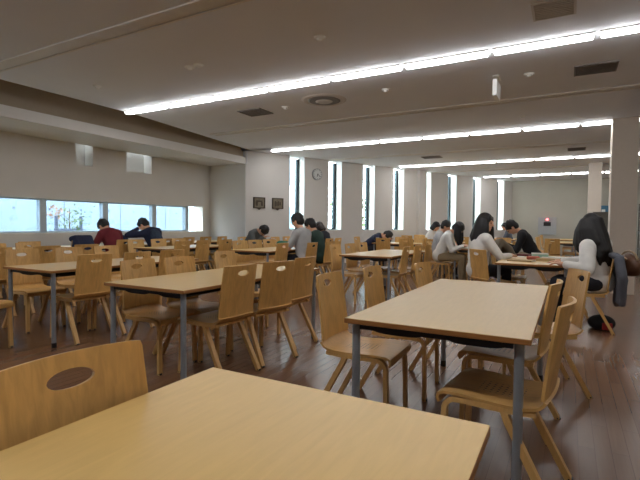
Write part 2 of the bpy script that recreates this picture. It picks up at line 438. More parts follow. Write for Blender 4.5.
for x, y, lb in det:
    t = thing('ceiling_sensor', lb, 'sensor', (x, y, CZ), 0, 'ceiling sensors')
    bm = bmesh.new(); bmesh.ops.create_cone(bm, cap_ends=True, segments=20, radius1=.045, radius2=.06, depth=.016, matrix=Matrix.Translation((0, 0, -.008)))
    link_mesh('sensor_base', bm, M['signwhite'], t)
    bm = bmesh.new(); add_sphere(bm, (0, 0, -.018), (.03, .03, .022)); link_mesh('sensor_dome', bm, M['signwhite'], t, True)
    if 'pair' in lb:
        bm = bmesh.new(); bmesh.ops.create_cone(bm, cap_ends=True, segments=20, radius1=.045, radius2=.06, depth=.016, matrix=Matrix.Translation((.14, 0, -.008)))
        link_mesh('sensor_base', bm, M['signwhite'], t)
t = thing('exit_sign', 'white sign case hung edge-on from the ceiling under the nearest lamps', 'sign', (-.83, 6.12, CZ))
one_box('mounting_plate', -.035, .035, -.12, .12, -.012, 0, M['signwhite'], t)
bm = bmesh.new(); add_tube(bm, (0, 0, -.012), (0, 0, -.06), .008); link_mesh('rod', bm, M['signwhite'], t)
one_box('sign_case', -.025, .025, -.17, .17, -.26, -.06, M['signwhite'], t, .006)

def wall_thing(name, label, cat, s, z, group=None):
    p = wp(s, 0, z)
    return thing(name, label, cat, p, math.atan2(WD.y, WD.x), group)      # local +x along the wall, -y into the room
for s, lb, seedv in ((-.95, 'left one of two small framed bronze plaques on the pale wall', 1), (-.39, 'right one of two small framed bronze plaques, nearer the first window', 2)):
    t = wall_thing('wall_plaque', lb, 'plaque', s, 1.705, 'framed plaques')
    bm = bmesh.new()
    for (a, b, c, d) in ((-.17, .17, .12, .145), (-.17, .17, -.145, -.12), (-.17, -.145, -.12, .12), (.145, .17, -.12, .12)):
        add_box(bm, a, b, -.035, 0, c, d)
    link_mesh('frame', bm, M['plaqueframe'], t)
    one_box('panel', -.145, .145, -.02, 0, -.12, .12, M['plaque'], t)
    bm = bmesh.new()
    if seedv == 1:
        add_box(bm, -.09, .09, -.03, -.02, .02, .06); add_box(bm, -.10, -.05, -.03, -.02, -.08, .02); add_box(bm, .05, .10, -.03, -.02, -.08, .02)
    else:
        for k in range(4): add_box(bm, -.09+k*.05, -.06+k*.05, -.03, -.02, -.08+.01*k, .06-.02*(k % 2))
    link_mesh('relief', bm, M['plaqueframe'], t)
    bm = bmesh.new(); poly = [(-.06, -.145), (.06, -.145), (0, -.185)]
    a = [bm.verts.new((x, -.02, z)) for x, z in poly]; b = [bm.verts.new((x, 0, z)) for x, z in poly]
    bm.faces.new(a); bm.faces.new(b[::-1])
    for i in range(3): bm.faces.new((a[i], b[i], b[(i+1) % 3], a[(i+1) % 3]))
    link_mesh('bracket', bm, M['plaqueframe'], t)
t = wall_thing('wall_clock', 'round white wall clock between the first two tall windows', 'clock', .90, 2.58)
rx = Matrix.Rotation(PI/2, 4, 'X')
bm = bmesh.new(); bmesh.ops.create_cone(bm, cap_ends=True, segments=32, radius1=.165, radius2=.165, depth=.05, matrix=Matrix.Translation((0, -.025, 0)) @ rx); link_mesh('clock_case', bm, M['clockrim'], t)
bm = bmesh.new(); bmesh.ops.create_cone(bm, cap_ends=True, segments=32, radius1=.145, radius2=.145, depth=.008, matrix=Matrix.Translation((0, -.054, 0)) @ rx); link_mesh('clock_face', bm, M['clockface'], t)
bm = bmesh.new()
for k in range(12):
    a = k*PI/6; bmv = add_box(bm, -.006, .006, -.062, -.058, .112, .135)
    bmesh.ops.rotate(bm, verts=bmv, cent=(0, 0, 0), matrix=Matrix.Rotation(a, 3, 'Y'))
link_mesh('hour_marks', bm, M['black'], t)
bm = bmesh.new(); v = add_box(bm, -.009, .009, -.066, -.062, -.02, .075); bmesh.ops.rotate(bm, verts=v, cent=(0, 0, 0), matrix=Matrix.Rotation(R(200), 3, 'Y')); link_mesh('hour_hand', bm, M['black'], t)
bm = bmesh.new(); v = add_box(bm, -.006, .006, -.070, -.066, -.02, .115); bmesh.ops.rotate(bm, verts=v, cent=(0, 0, 0), matrix=Matrix.Rotation(R(130), 3, 'Y')); link_mesh('minute_hand', bm, M['black'], t)

# back wall fittings
t = thing('notice_board', 'pale grey board on the back wall under the red lamp', 'board', (-.73, YB-.03, 1.2))
one_box('board_panel', -.33, .33, 0, .03, -.33, .33, M['panel_pale'], t, .004)
one_box('board_tray', -.33, .33, -.04, 0, -.36, -.33, M['alu'], t)
t = thing('alarm_lamp', 'small glowing red lamp on the back wall', 'lamp', (-.73, YB-.03, 1.42))
bm = bmesh.new(); add_tube(bm, (0, 0, 0), (0, -.05, 0), .05, .045, 20); link_mesh('lamp_base', bm, M['black'], t)
bm = bmesh.new(); add_sphere(bm, (0, -.06, .02), .045); link_mesh('lamp_dome', bm, M['red_lamp'], t, True)
one_box('alarm_plate', -.13, .13, -.03, 0, -.24, -.08, M['black'], t, .01)
t = thing('dark_partition', 'dark grey partition behind the woman with long hair, beside the column', 'partition', (.62, 12.2, 0))
one_box('partition_panel', -.12, .42, -.03, .03, .06, 1.50, M['darkboard'], t, .005)
one_box('partition_foot', -.12, .42, -.18, .18, 0, .06, M['black'], t)
t = thing('wall_sign', 'small blue sign with white square on wall behind the column', 'sign', (1.18, YB-.02, 1.80))
one_box('sign_plate', -.16, .16, 0, .02, -.14, .18, M['bluesign'], t)
one_box('sign_symbol', -.06, .06, -.004, 0, -.10, .03, M['signwhite'], t)
t = thing('metal_rack', 'grey metal rack at the right edge behind the column', 'rack', (1.75, 12.6, 0))
for sx in (-.3, .3):
    for sy in (-.2, .2):
        bm = bmesh.new(); add_tube(bm, (sx, sy, 0), (sx, sy, 1.7), .015); link_mesh('post', bm, M['rack'], t)
for z in (.25, .65, 1.05, 1.5): one_box('rack_shelf', -.32, .32, -.22, .22, z, z+.02, M['rack'], t)

# ------------------------------------------------------------------ chairs
SEAT_Z = .43
def chair_surface(u, t_):
    """u across -1..1, t_ metres along the profile from the bend upwards -> point; facing +X"""
    pass
def back_profile(s):
    # s in 0..1 from z=.47 to top; gentle recline
    z = .462 + s*.378
    x = -.205 - .048*s**1.2
    return x, z
def back_pt(u, s):
    x, z = back_profile(s)
    hw = .186 - .010*s
    x += -.036*(1-u*u)*(.35+.65*s) + .012      # hollow towards the sitter
    return Vector((x, u*hw, z))
def make_backrest():
    bm = bmesh.new()
    us = [-1, -.85, -.7, -.54, -.42, -.34, -.24, -.12, 0, .12, .24, .34, .42, .54, .7, .85, 1]
    s_rows = [0, .12, .25, .4, .55, .68, .76, .79, .815, .845, .875, .90, .93, .965, 1.0]
    i0, i1 = us.index(-.42), us.index(.42); j0, j1 = 6, 12
    grid = {}
    for j, s in enumerate(s_rows):
        for i, u in enumerate(us):
            uu = u; ss = s
            if j == len(s_rows)-1 and abs(u) == 1: uu = u*.982; ss = s-.005
            grid[i, j] = bm.verts.new(back_pt(uu, ss))
    for j in range(len(s_rows)-1):
        for i in range(len(us)-1):
            if i0 <= i < i1 and j0 <= j < j1: continue
            bm.faces.new((grid[i, j], grid[i+1, j], grid[i+1, j+1], grid[i, j+1]))
    loop = [grid[i, j0] for i in range(i0, i1+1)] + [grid[i1, j] for j in range(j0+1, j1+1)] + [grid[i, j1] for i in range(i1-1, i0-1, -1)] + [grid[i0, j] for j in range(j1-1, j0, -1)]
    par = [(us[i], s_rows[j0]) for i in range(i0, i1+1)] + [(us[i1], s_rows[j]) for j in range(j0+1, j1+1)] + [(us[i], s_rows[j1]) for i in range(i1-1, i0-1, -1)] + [(us[i0], s_rows[j]) for j in range(j1-1, j0, -1)]
    # refine: subdivide the loop parameters onto an ellipse
    cs = .845; n = len(loop)
    inner = []
    for (u, s) in par:
        ang = math.atan2((s-cs)/.085, u/.42)
        inner.append(bm.verts.new(back_pt(.325*math.cos(ang), cs+.057*math.sin(ang))))
    for k in range(n):
        m_ = (k+1) % n
        bm.faces.new((loop[k], loop[m_], inner[m_], inner[k]))
    bmesh.ops.recalc_face_normals(bm, faces=bm.faces[:])
    bmesh.ops.solidify(bm, geom=bm.faces[:], thickness=.012)
    bmesh.ops.recalc_face_normals(bm, faces=bm.faces[:])
    return bm
def make_seat():
    bm = bmesh.new()
    prof = [(.228, .372), (.236, .394), (.230, .415), (.205, .427), (.13, .429), (.04, .424), (-.04, .420), (-.11, .422), (-.150, .427), (-.178, .437), (-.195, .452), (-.2015, .462)]
    us = [-1, -.75, -.45, -.15, .15, .45, .75, 1]
    rowsv = []
    for k, (x, z) in enumerate(prof):
        f = k/(len(prof)-1); hw = .205 - .019*f
        row = []
        for u in us:
            dx = 0
            if k >= 8: dx = (-.036*(1-u*u)*.35 + .012 - .0035)*(k-7)/4
            dz = -.006*(1-u*u) if 3 <= k <= 8 else 0
            uu = u*(.97 if k == 0 else 1)
            row.append(bm.verts.new((x+dx, uu*hw, z+dz)))
        rowsv.append(row)
    for a in range(len(prof)-1):
        for i in range(len(us)-1):
            bm.faces.new((rowsv[a][i], rowsv[a][i+1], rowsv[a+1][i+1], rowsv[a+1][i]))
    bmesh.ops.recalc_face_normals(bm, faces=bm.faces[:])
    up = sum((f.normal.z for f in bm.faces), 0.)
    if up < 0: bmesh.ops.reverse_faces(bm, faces=bm.faces[:])
    bmesh.ops.solidify(bm, geom=bm.faces[:], thickness=.012)
    bmesh.ops.recalc_face_normals(bm, faces=bm.faces[:])
    return bm
def front_leg(sy):
    bm = bmesh.new()
    path = [(.208, sy*.190, 0.0), (.204, sy*.187, .18), (.200, sy*.184, .335)]
    cx, cz, r = .145, .345, .055
    for k in range(1, 6):
        a = k/6*PI/2; path.append((cx + r*math.cos(a), sy*.184, cz + r*math.sin(a)))
    path += [(.12, sy*.183, cz+r), (-.05, sy*.178, .398), (-.165, sy*.170, .402)]
    sweep(bm, path, .034, .022)
    return bm
def rear_leg(sy):
    bm = bmesh.new()
    sweep(bm, [(-.045, sy*.178, .392), (-.062, sy*.179, .352), (-.155, sy*.184, .18), (-.252, sy*.190, 0.0)], .034, .028)
    return bm
def glide(x, sy):
    bm = bmesh.new(); add_tube(bm, (x, sy*.190, 0), (x, sy*.190, .012), .017, .019, 10); return bm

def shade(o):
    for p in o.data.polygons: p.use_smooth = True
    try: o.data.set_sharp_from_angle(angle=R(38))
    except Exception: pass
    return o
def make_chair(with_detail=True):
    t = thing('dining_chair', 'chair', 'chair')
    shade(link_mesh('seat', make_seat(), M['seat'], t)); shade(link_mesh('backrest', make_backrest(), M['shell'], t))
    for sy in (-1, 1):
        l = shade(link_mesh('leg', front_leg(sy), M['legwood'], t)); l2 = link_mesh('leg', rear_leg(sy), M['legwood'], t)
        if with_detail:
            link_mesh('foot_glide', glide(.208, sy), M['black'], l); link_mesh('foot_glide', glide(-.252, sy), M['black'], l2)
    for x, z in ((.11, .3935), (-.13, .3965)):
        one_box('cross_rail', x-.02, x+.02, -.168, .168, z-.008, z+.008, M['legwood'], t)
    return t
proto_near = make_chair(True); proto_far = make_chair(False)
protos = {'near': [proto_near, True], 'far': [proto_far, True]}
chair_list = []
def place_chair(bx, by, face, label, group, det='near'):
    """bx,by: where the top of the backrest stands; face in degrees"""
    p = protos[det]
    o = p[0] if p[1] else copy_tree(p[0]); p[1] = False
    f = R(face)
    o.location = (bx + .250*math.cos(f), by + .250*math.sin(f), 0); o.rotation_euler = (0, 0, f)
    setprops(o, label, 'chair', group)
    chair_list.append(o)
    return o

# ------------------------------------------------------------------ tables
TZ = .709; TW, TL = .80, 1.84
def make_table(L=TL):
    t = thing('dining_table', 'table', 'table')
    bm = bmesh.new(); add_box(bm, 0, TW, 0, L, TZ-.024, TZ, 0, .003)
    for f in bm.faces:
        f.material_index = 0 if abs(f.normal.z) > .8 else 1
    link_mesh('tabletop', bm, [M['laminate'], M['edge']], t)
    for x in (.045, TW-.045):
        for y in (.045, L-.045):
            bm = bmesh.new(); add_tube(bm, (x, y, .045), (x, y, TZ-.024), .019, None, 20)
            lg = shade(link_mesh('leg', bm, M['steel'], t))
            bm = bmesh.new(); add_tube(bm, (x, y, 0), (x, y, .047), .022, .023, 16); shade(link_mesh('foot_cap', bm, M['black'], lg))
    bm = bmesh.new()
    add_box(bm, .0665, TW-.0665, .035, .055, TZ-.052, TZ-.0245); add_box(bm, .0665, TW-.0665, L-.055, L-.035, TZ-.052, TZ-.0245)
    add_box(bm, .12, .14, .055, L-.055, TZ-.052, TZ-.0245); add_box(bm, TW-.14, TW-.12, .055, L-.055, TZ-.052, TZ-.0245)
    link_mesh('under_frame', bm, M['tray'], t)
    for xc in (.225, TW-.225):
        bm = bmesh.new()
        n = 10; a = []; b = []
        for k in range(n+1):
            f = k/n*2-1; x = xc + f*.15; z = TZ-.050 - .026*(1-abs(f)**4)
            a.append((x, z))
        rows_ = [[bm.verts.new((x, y, z)) for x, z in a] for y in (.11, L-.11)]
        for k in range(n): bm.faces.new((rows_[0][k], rows_[0][k+1], rows_[1][k+1], rows_[1][k]))
        # ends of the tray
        for rv, yy_ in ((rows_[0], .11), (rows_[1], L-.11)):
            bm.faces.new(rv)
        bmesh.ops.recalc_face_normals(bm, faces=bm.faces[:])
        bmesh.ops.solidify(bm, geom=bm.faces[:], thickness=-.004)
        shade(link_mesh('book_tray', bm, M['tray'], t))
    return t
tproto = make_table(); tfirst = [True]
def table(x, y, label, rz=0.):
    o = tproto if tfirst[0] else copy_tree(tproto); tfirst[0] = False
    o.location = (x, y, 0); o.rotation_euler = (0, 0, rz); setprops(o, label, 'table', 'beech topped tables with grey legs')
    return o

T = {  # key: x, y, label, phrase for chair labels
 'T0': (-.938, -.80, 'beech-topped table nearest the viewer, filling the photo bottom', 'the nearest table at the bottom'),
 'T1': (-.912, 1.905, 'large empty beech table right of centre with grey tube legs', 'the large table right of centre'),
 'T2': (-2.975, 2.13, 'long empty beech table left of centre, behind the nearest chair', 'the table left of centre'),
 'T3': (-4.835, 2.37, 'beech table at the left edge in front of the window strip', 'the table at the left edge'),
 'T4': (-2.93, 5.93, 'empty beech table in the middle distance at photo centre', 'the middle-distance table at photo centre'),
 'T5': (-.76, 5.76, 'beech table scattered with books where two women sit at right', 'the book-strewn table at right'),
 'T6': (-1.95, 8.88, 'table where a woman in white leans over, before the far windows', 'the table of the leaning woman in white'),
 'T7': (-4.97, 5.90, 'table left of centre where the man in pale grey tee sits', 'the table of the man in grey tee'),
 'T8': (-6.75, 2.45, 'pale table beyond the left-edge table, near the window strip', 'the second table from left window strip'),
 'T9': (-6.72, 5.40, 'table behind the left-of-centre table, below the right window panes', 'the table below the right-hand window panes'),
 'E0': (-8.28, 2.60, 'table against the strip window at the far left edge', 'the window-side table at far left'),
 'E1': (-8.28, 4.85, 'window-side table where red and navy clad people bend over', 'the window-side table with two people'),
 'E2': (-8.28, 7.15, 'window-side table in the corner of the bay', 'the window-side table in the corner'),
 'F1': (-6.0, 8.05, 'table where the grey-clad sleeper rests before the wall plaques', 'the table of the grey-clad sleeper'),
 'F2': (-2.41, 10.42, 'table below the third tall window where a navy sleeper lies', 'the table of the navy-clad sleeper'),
 'F3': (-2.90, 13.75, 'far table below the middle tall windows', 'the far table under the middle windows'),
 'F4': (-1.16, 11.95, 'far table behind the leaning woman in white', 'the far table behind the leaning woman'),
 'F5': (-.55, 13.9, 'far table in front of the pale board on the back wall', 'the far table before the pale board'),
 'F6': (-2.35, 16.0, 'farthest table near the last tall windows', 'the farthest table by the last windows'),
 'F7': (-.60, 17.2, 'farthest table close to the back wall', 'the farthest table by the back wall'),
}
for k, (x, y, lb, ph) in T.items(): table(x, y, lb, PI/2 if k in ('F2', 'F3', 'F4') else 0.)   # those three stand crosswise

def chairs(key, side, items, det='far'):
    ph = T[key][3]; sd = {'L': 'left', 'R': 'right'}[side]; base = {'L': 0, 'R': 180}[side]
    n = len(items)
    names = {1: ['only chair'], 2: ['nearer chair', 'farther chair'], 3: ['nearest chair', 'middle chair', 'farthest chair'], 4: ['nearest chair', 'second chair', 'third chair', 'farthest chair']}[n]
    for nm, it in zip(names, items):
        x, y = it[:2]; a = it[2] if len(it) > 2 else random.uniform(-3, 3)
        extra = it[3] if len(it) > 3 else None
        lb = extra or f'beech {nm} on the {sd} side of {ph}'
        place_chair(x, y, base + a, lb, f'chairs at {ph}', det)
chairs('T0', 'L', [(-1.0, .632, -4, 'beech chair with oval handle hole beside the nearest table, bottom left')], 'near')
chairs('T1', 'L', [(-1.31, 2.49, 2), (-1.26, 3.07, 2), (-1.05, 3.64, -4)], 'near')
chairs('T1', 'R', [(.012, 2.12, -6), (-.043, 2.83, -5), (.09, 3.68, 20, 'beech chair turned outward at the far right corner of the large table')], 'near')
chairs('T2', 'R', [(-2.115, 2.66, -4), (-2.075, 3.11, -13), (-2.14, 3.65, -2)], 'near')
chairs('T2', 'L', [(-3.14, 2.555, 2), (-3.09, 2.97, -1), (-3.35, 3.88, 1)], 'near')
chairs('T3', 'R', [(-3.99, 2.78, -4), (-3.97, 3.26, 3), (-3.97, 3.74, -2)], 'near')
chairs('T3', 'L', [(-5.32, 2.80, 0), (-5.33, 3.34, 2), (-5.35, 3.86, -2)], 'near')
place_chair(-4.86, 1.98, 8, 'beech chair partly cut off by the left edge of the photo', 'chairs at the photo edge', 'near')
chairs('T4', 'L', [(-3.14, 6.18), (-3.14, 6.72), (-3.16, 7.3)])
chairs('T4', 'R', [(-2.03, 6.35, 3), (-2.02, 6.92, -2), (-2.0, 7.45, 2)])
chairs('T5', 'L', [(-1.05, 6.22, 45, 'beech chair under the woman in white facing right'), (-.99, 7.1, 0)], 'near')
chairs('T5', 'R', [(.455, 5.90, 0, 'beech chair with a blue-grey jacket hung on its back'), (.25, 6.75, 0)], 'near')
chairs('T6', 'L', [(-2.46, 9.0, 4), (-2.22, 9.62, 0), (-2.86, 10.15, 0)])
chairs('T6', 'R', [(-.28, 9.42, 0), (-.95, 10.1, 0)])
chairs('T7', 'L', [(-5.28, 6.55, -12), (-5.3, 7.03, -11), (-5.3, 7.5, -10)])
chairs('T7', 'R', [(-4.08, 6.2, 0), (-3.80, 6.70, 0), (-3.84, 7.44, 0)])
chairs('T8', 'L', [(-6.98, 2.75), (-6.97, 3.28), (-6.98, 3.76)])
chairs('T8', 'R', [(-5.85, 2.8), (-5.85, 3.4), (-5.86, 3.95)])
chairs('T9', 'L', [(-6.95, 5.62), (-6.94, 6.14), (-6.95, 6.66)])
chairs('T9', 'R', [(-5.84, 5.72), (-5.85, 6.24), (-5.84, 6.85)])
chairs('E0', 'R', [(-7.36, 2.85), (-7.38, 3.4), (-7.36, 4.0)])
chairs('E1', 'R', [(-7.05, 5.5), (-7.02, 6.46)])
chairs('E2', 'R', [(-7.36, 7.4), (-7.38, 7.95), (-7.36, 8.5)])
chairs('F1', 'L', [(-6.78, 8.5, 0), (-6.25, 9.1), (-6.24, 9.6)])
chairs('F1', 'R', [(-5.1, 8.4), (-4.66, 8.98), (-4.68, 9.46)])
def cross_chairs(key, xs, yn, yf):
    ph = T[key][3]; g = f'chairs at {ph}'
    for nm, xx in zip(('left', 'middle', 'right'), xs):
        place_chair(xx + random.uniform(-.03, .03), yn, 90 + random.uniform(-5, 5), f'{nm} beech chair, back to viewer, at {ph}', g, 'far')
        place_chair(xx + random.uniform(-.03, .03), yf, 270 + random.uniform(-5, 5), f'{nm} beech chair facing the viewer at {ph}', g, 'far')
cross_chairs('F2', (-3.85, -3.3, -2.75), 10.17, 11.50)
cross_chairs('F3', (-4.35, -3.8, -3.25), 13.50, 14.80)
cross_chairs('F4', (-2.55, -2.05, -1.5), 11.70, 13.02)
place_chair(-4.84, 10.8, 0, 'beech chair under the navy-clad sleeper below the third window', 'chairs at the table of the navy-clad sleeper', 'far')
place_chair(-3.68, 12.34, 0, 'beech chair under the woman in pale top below the fifth window', 'chairs at the far table behind the leaning woman', 'far')
place_chair(-5.45, 9.75, 315, 'beech chair turned toward the viewer behind the person in dark green', 'loose chairs', 'far')
chairs('F5', 'L', [(-.79, 14.3), (-.79, 14.85), (-.78, 15.4)])
chairs('F5', 'R', [(.37, 14.25), (.38, 14.8)])
place_chair(-.34, 13.1, 92, 'beech chair with its back square to the viewer, before the pale board', 'chairs at the far table before the pale board', 'far')
chairs('F6', 'L', [(-2.58, 16.3), (-2.58, 16.85)])
chairs('F6', 'R', [(-1.42, 16.3), (-1.42, 16.85), (-1.42, 17.4)])
chairs('F7', 'L', [(-.83, 17.5), (-.83, 18.05), (-.83, 18.6)])
chairs('F7', 'R', [(.33, 17.5), (.33, 18.05), (.33, 18.6)])

# ------------------------------------------------------------------ people
WS = bpy.data.scenes.new('workbench')      # modifiers are evaluated here, away from the big scene
def remesh(name, bm, m, voxel, smooth_it=4, parent=None):
    me = bpy.data.meshes.new(name); bm.to_mesh(me); bm.free()
    o = bpy.data.objects.new(name, me); WS.collection.objects.link(o)
    md = o.modifiers.new('r', 'REMESH'); md.mode = 'VOXEL'; md.voxel_size = voxel
    if smooth_it:
        s = o.modifiers.new('s', 'SMOOTH'); s.iterations = smooth_it; s.factor = .5
    WS.view_layers[0].update(); dg = WS.view_layers[0].depsgraph
    me2 = bpy.data.meshes.new_from_object(o.evaluated_get(dg))
    o.modifiers.clear(); o.data = me2; bpy.data.meshes.remove(me)
    WS.collection.objects.unlink(o); C.objects.link(o)
    me2.name = name
    me2.materials.clear(); me2.materials.append(m)
    for p in me2.polygons: p.use_smooth = True
    if parent: o.parent = parent
    return o
def capsule(bm, p, q, r1, r2, seg=14):
    p, q = Vector(p), Vector(q)
    add_sphere(bm, p, r1, seg, 8); add_sphere(bm, q, r2, seg, 8)
    if (q-p).length > 1e-4: add_tube(bm, p, q, r1, r2, seg)
def chain(bm, pts):
    for (p, r), (q, s) in zip(pts, pts[1:]): capsule(bm, p, q, r, s)
def ik(a, b, l1, l2, pole):
    """middle joint between a and b"""
    a, b = Vector(a), Vector(b); d = b-a; L = min(d.length, (l1+l2)*.999)
    u = d.normalized(); x = (l1*l1-l2*l2+L*L)/(2*L); h = math.sqrt(max(0, l1*l1-x*x))
    pl = Vector(pole); pl = (pl-u*pl.dot(u)).normalized()
    return a+u*x+pl*h

def person(label, x, y, face, lean=15, head=(0, 0), hands=((.42, .18, .74), (.42, -.18, .74)), top='c_white', trousers='c_dark',
           hair='short', hairmat='hair', size=1., voxel=.014, twist=0, sleeve='long', glasses=False, seat_z=.445, feet=(.42, .42), roll=0, coatmat=None):
    """seated figure, local +X forward, +Y to its left; built at its seat"""
    t = thing('person', label, 'person', (x, y, 0), R(face))
    t.scale = (size,)*3
    hip = Vector((0, 0, seat_z+.105/size*size))
    th = R(lean)
    fwd = Vector((math.sin(th), 0, math.cos(th)))
    rt = Matrix.Rotation(R(twist), 3, 'Z')
    bend = Matrix.Rotation(R(roll), 3, 'X')
    def tp(px, py, pz):   # torso space -> local (px forward, py left, pz up the spine)
        v = Vector((px, py, 0)); v = rt @ v
        f2 = Vector((math.cos(th), 0, -math.sin(th)))
        return hip + bend @ (f2*v.x + Vector((0, v.y, 0)) + fwd*pz)
    torso_rot = Matrix((Vector((math.cos(th), 0, -math.sin(th))), Vector((0, 1, 0)), fwd)).transposed()
    torso_rot = bend @ torso_rot @ rt
    def torso(bm, g):
        add_sphere(bm, tp(-.005, 0, -.01), (.120+g, .160+g, .125+g), 18, 12, torso_rot)
        capsule(bm, tp(0, .05, .02), tp(0, .05, .34), .098+g*.8, .104+g*.8); capsule(bm, tp(0, -.05, .02), tp(0, -.05, .34), .098+g*.8, .104+g*.8)
        add_sphere(bm, tp(-.005, 0, .15), (.108+g, .142+g, .15+g), 18, 12, torso_rot)
        add_sphere(bm, tp(.0, 0, .31), (.112+g, .160+g, .15+g), 18, 12, torso_rot)
        add_sphere(bm, tp(-.012, 0, .42), (.075+g, .150+g, .075+g), 18, 12, torso_rot)
        capsule(bm, tp(-.01, .08, .43), tp(0, .165, .405), .052+g, .058+g); capsule(bm, tp(-.01, -.08, .43), tp(0, -.165, .405), .052+g, .058+g)
    neck0 = tp(-.005, 0, .46); 
    hp, hyaw = R(head[0]), R(head[1])
    hm = torso_rot @ Matrix.Rotation(hyaw, 3, 'Z') @ Matrix.Rotation(hp, 3, 'Y')
    # keep the neck bending only part of the way
    neck1 = neck0 + (torso_rot @ Matrix.Rotation(hp*.5, 3, 'Y') @ Vector((.02, 0, .075)))
    hc = neck1 + hm @ Vector((.022, 0, .095))
    def hpnt(a, b, c): return hc + hm @ Vector((a, b, c))
    sh = [tp(0, .175, .395), tp(0, -.175, .395)]
    # body ---------------------------------------------------------
    bm = bmesh.new(); torso(bm, 0)
    chain(bm, [(tp(-.01, 0, .40), .062), (neck0, .054), (neck1, .05), (hpnt(-.02, 0, -.04), .055)])
    add_sphere(bm, hpnt(-.008, 0, .018), (.097, .076, .104), 20, 14, hm)
    add_sphere(bm, hpnt(.03, 0, -.05), (.058, .056, .062), 16, 10, hm)       # jaw
    add_sphere(bm, hpnt(.068, 0, -.088), (.02, .022, .018), 10, 8, hm)       # chin
    capsule(bm, hpnt(.086, 0, .012), hpnt(.106, 0, -.022), .011, .015, 10)   # nose
    capsule(bm, hpnt(.082, -.04, .03), hpnt(.082, .04, .03), .013, .013, 10)  # brow
    for sy in (1, -1): add_sphere(bm, hpnt(-.008, sy*.077, -.008), (.018, .011, .03), 10, 8, hm)
    elbows = []
    for i, sy in enumerate((1, -1)):
        s_, w = sh[i], Vector(hands[i])
        e = ik(s_, w, .285, .25, Vector((-.25, sy*.55, -.8))); elbows.append(e)
        wv = (w-s_)
        if wv.length > .53: w = s_ + wv.normalized()*.53
        chain(bm, [(s_, .050), (e, .038), (w, .026)])
        # hand: palm, four fingers of different length, thumb
        fd = (w-e).normalized(); fd.z *= .35; fd.normalize()
        side = Vector((0, 0, 1)).cross(fd).normalized()*sy           # outwards = thumb side reversed
        pc = w + fd*.05
        capsule(bm, w, w+fd*.035, .026, .028)
        for k in range(4):
            off = side*((k-1.5)*.019)
            ln = (.066, .078, .072, .055)[k] if sy > 0 else (.066, .078, .072, .055)[k]
            a0 = pc + off*.9 + fd*.025; a1 = a0 + fd*ln*.55 + Vector((0, 0, -.006)); a2 = a1 + fd*ln*.42 + Vector((0, 0, -.02))
            chain(bm, [(w+fd*.02+off*.8, .013), (a0, .010), (a1, .0092), (a2, .008)])
        tb = w + fd*.025 - side*.024
        chain(bm, [(tb, .013), (tb + fd*.026 - side*.026, .011), (tb + fd*.052 - side*.034 + Vector((0, 0, -.01)), .0095)])
    knees, ankles = [], []
    for i, sy in enumerate((1, -1)):
        hj = hip + Vector((.02, sy*.085, -.02)); kn = Vector((.42, sy*.10, seat_z+.075)); an = Vector((feet[i], sy*.10, .085))
        knees.append(kn); ankles.append(an)
        chain(bm, [(hj, .082), (kn, .055), (an + (kn-an)*.62, .052), (an, .036)])
        chain(bm, [(an, .036), (an + Vector((.02, 0, -.045)), .034), (an + Vector((.15, sy*.015, -.055)), .026)])
    remesh('body', bm, M['skin'], voxel*.8 if voxel < .012 else voxel, 3, t)
    # face ---------------------------------------------------------
    for sy in (1, -1):
        bm = bmesh.new(); add_sphere(bm, hpnt(.085, sy*.032, .006), (.008, .014, .0075), 10, 8, hm); link_mesh('eye', bm, M['eye'], t, True)
    bm = bmesh.new(); add_sphere(bm, hpnt(.086, 0, -.055), (.008, .022, .008), 10, 8, hm); link_mesh('mouth', bm, M['lip'], t, True)
    # clothes ------------------------------------------------------
    bm = bmesh.new(); torso(bm, .016)
    add_sphere(bm, tp(-.012, 0, .44), (.07, .085, .045), 14, 10, torso_rot)
    for i, sy in enumerate((1, -1)):
        s_, w = sh[i], Vector(hands[i]); wv = w-s_
        if wv.length > .53: w = s_ + wv.normalized()*.53
        e = elbows[i]
        if sleeve == 'short': chain(bm, [(s_, .070), (s_+(e-s_)*.7, .062)])
        elif sleeve == 'wide': chain(bm, [(s_, .085), (s_+(e-s_)*.5 + Vector((0, 0, -.02)), .080), (e + Vector((0, 0, -.01)), .072), (e+(w-e)*.85, .05)])
        else: chain(bm, [(s_, .070), (e, .055), (e+(w-e)*.93, .041)])
    remesh('jacket' if top in ('c_black', 'c_navy') else 'shirt', bm, M[top], voxel, 14, t)
    if coatmat:      # patterned back panel
        bm = bmesh.new(); add_sphere(bm, tp(-.09, 0, .25), (.05, .13, .19), 16, 10, torso_rot); remesh('hood', bm, M[coatmat], voxel, 3, t)
    bm = bmesh.new()
    add_sphere(bm, hip + Vector((.01, 0, -.03)), (.118, .158, .09), 18, 12)
    for i, sy in enumerate((1, -1)):
        hj = hip + Vector((.02, sy*.085, -.02))
        chain(bm, [(hj, .094), (knees[i], .067), (ankles[i] + (knees[i]-ankles[i])*.6, .064), (ankles[i], .055)])
    remesh('trousers', bm, M[trousers], voxel, 4, t)
    for i, sy in enumerate((1, -1)):
        bm = bmesh.new(); an = ankles[i]
        chain(bm, [(an + Vector((-.02, 0, -.045)), .04), (an + Vector((.06, 0, -.05)), .042), (an + Vector((.16, sy*.015, -.058)), .034)])
        for v in bm.verts:
            if v.co.z < .0: v.co.z = 0.
        remesh('shoe', bm, M['black'], .012, 2, t)
    # hair ---------------------------------------------------------
    bm = bmesh.new()
    add_sphere(bm, hpnt(-.022, 0, .036), (.106, .089, .105), 20, 14, hm)
    add_sphere(bm, hpnt(-.05, 0, -.01), (.075, .084, .085), 16, 10, hm)
    rnd = random.Random(hash(label) % 1000 if False else len(label)*7+int(face))
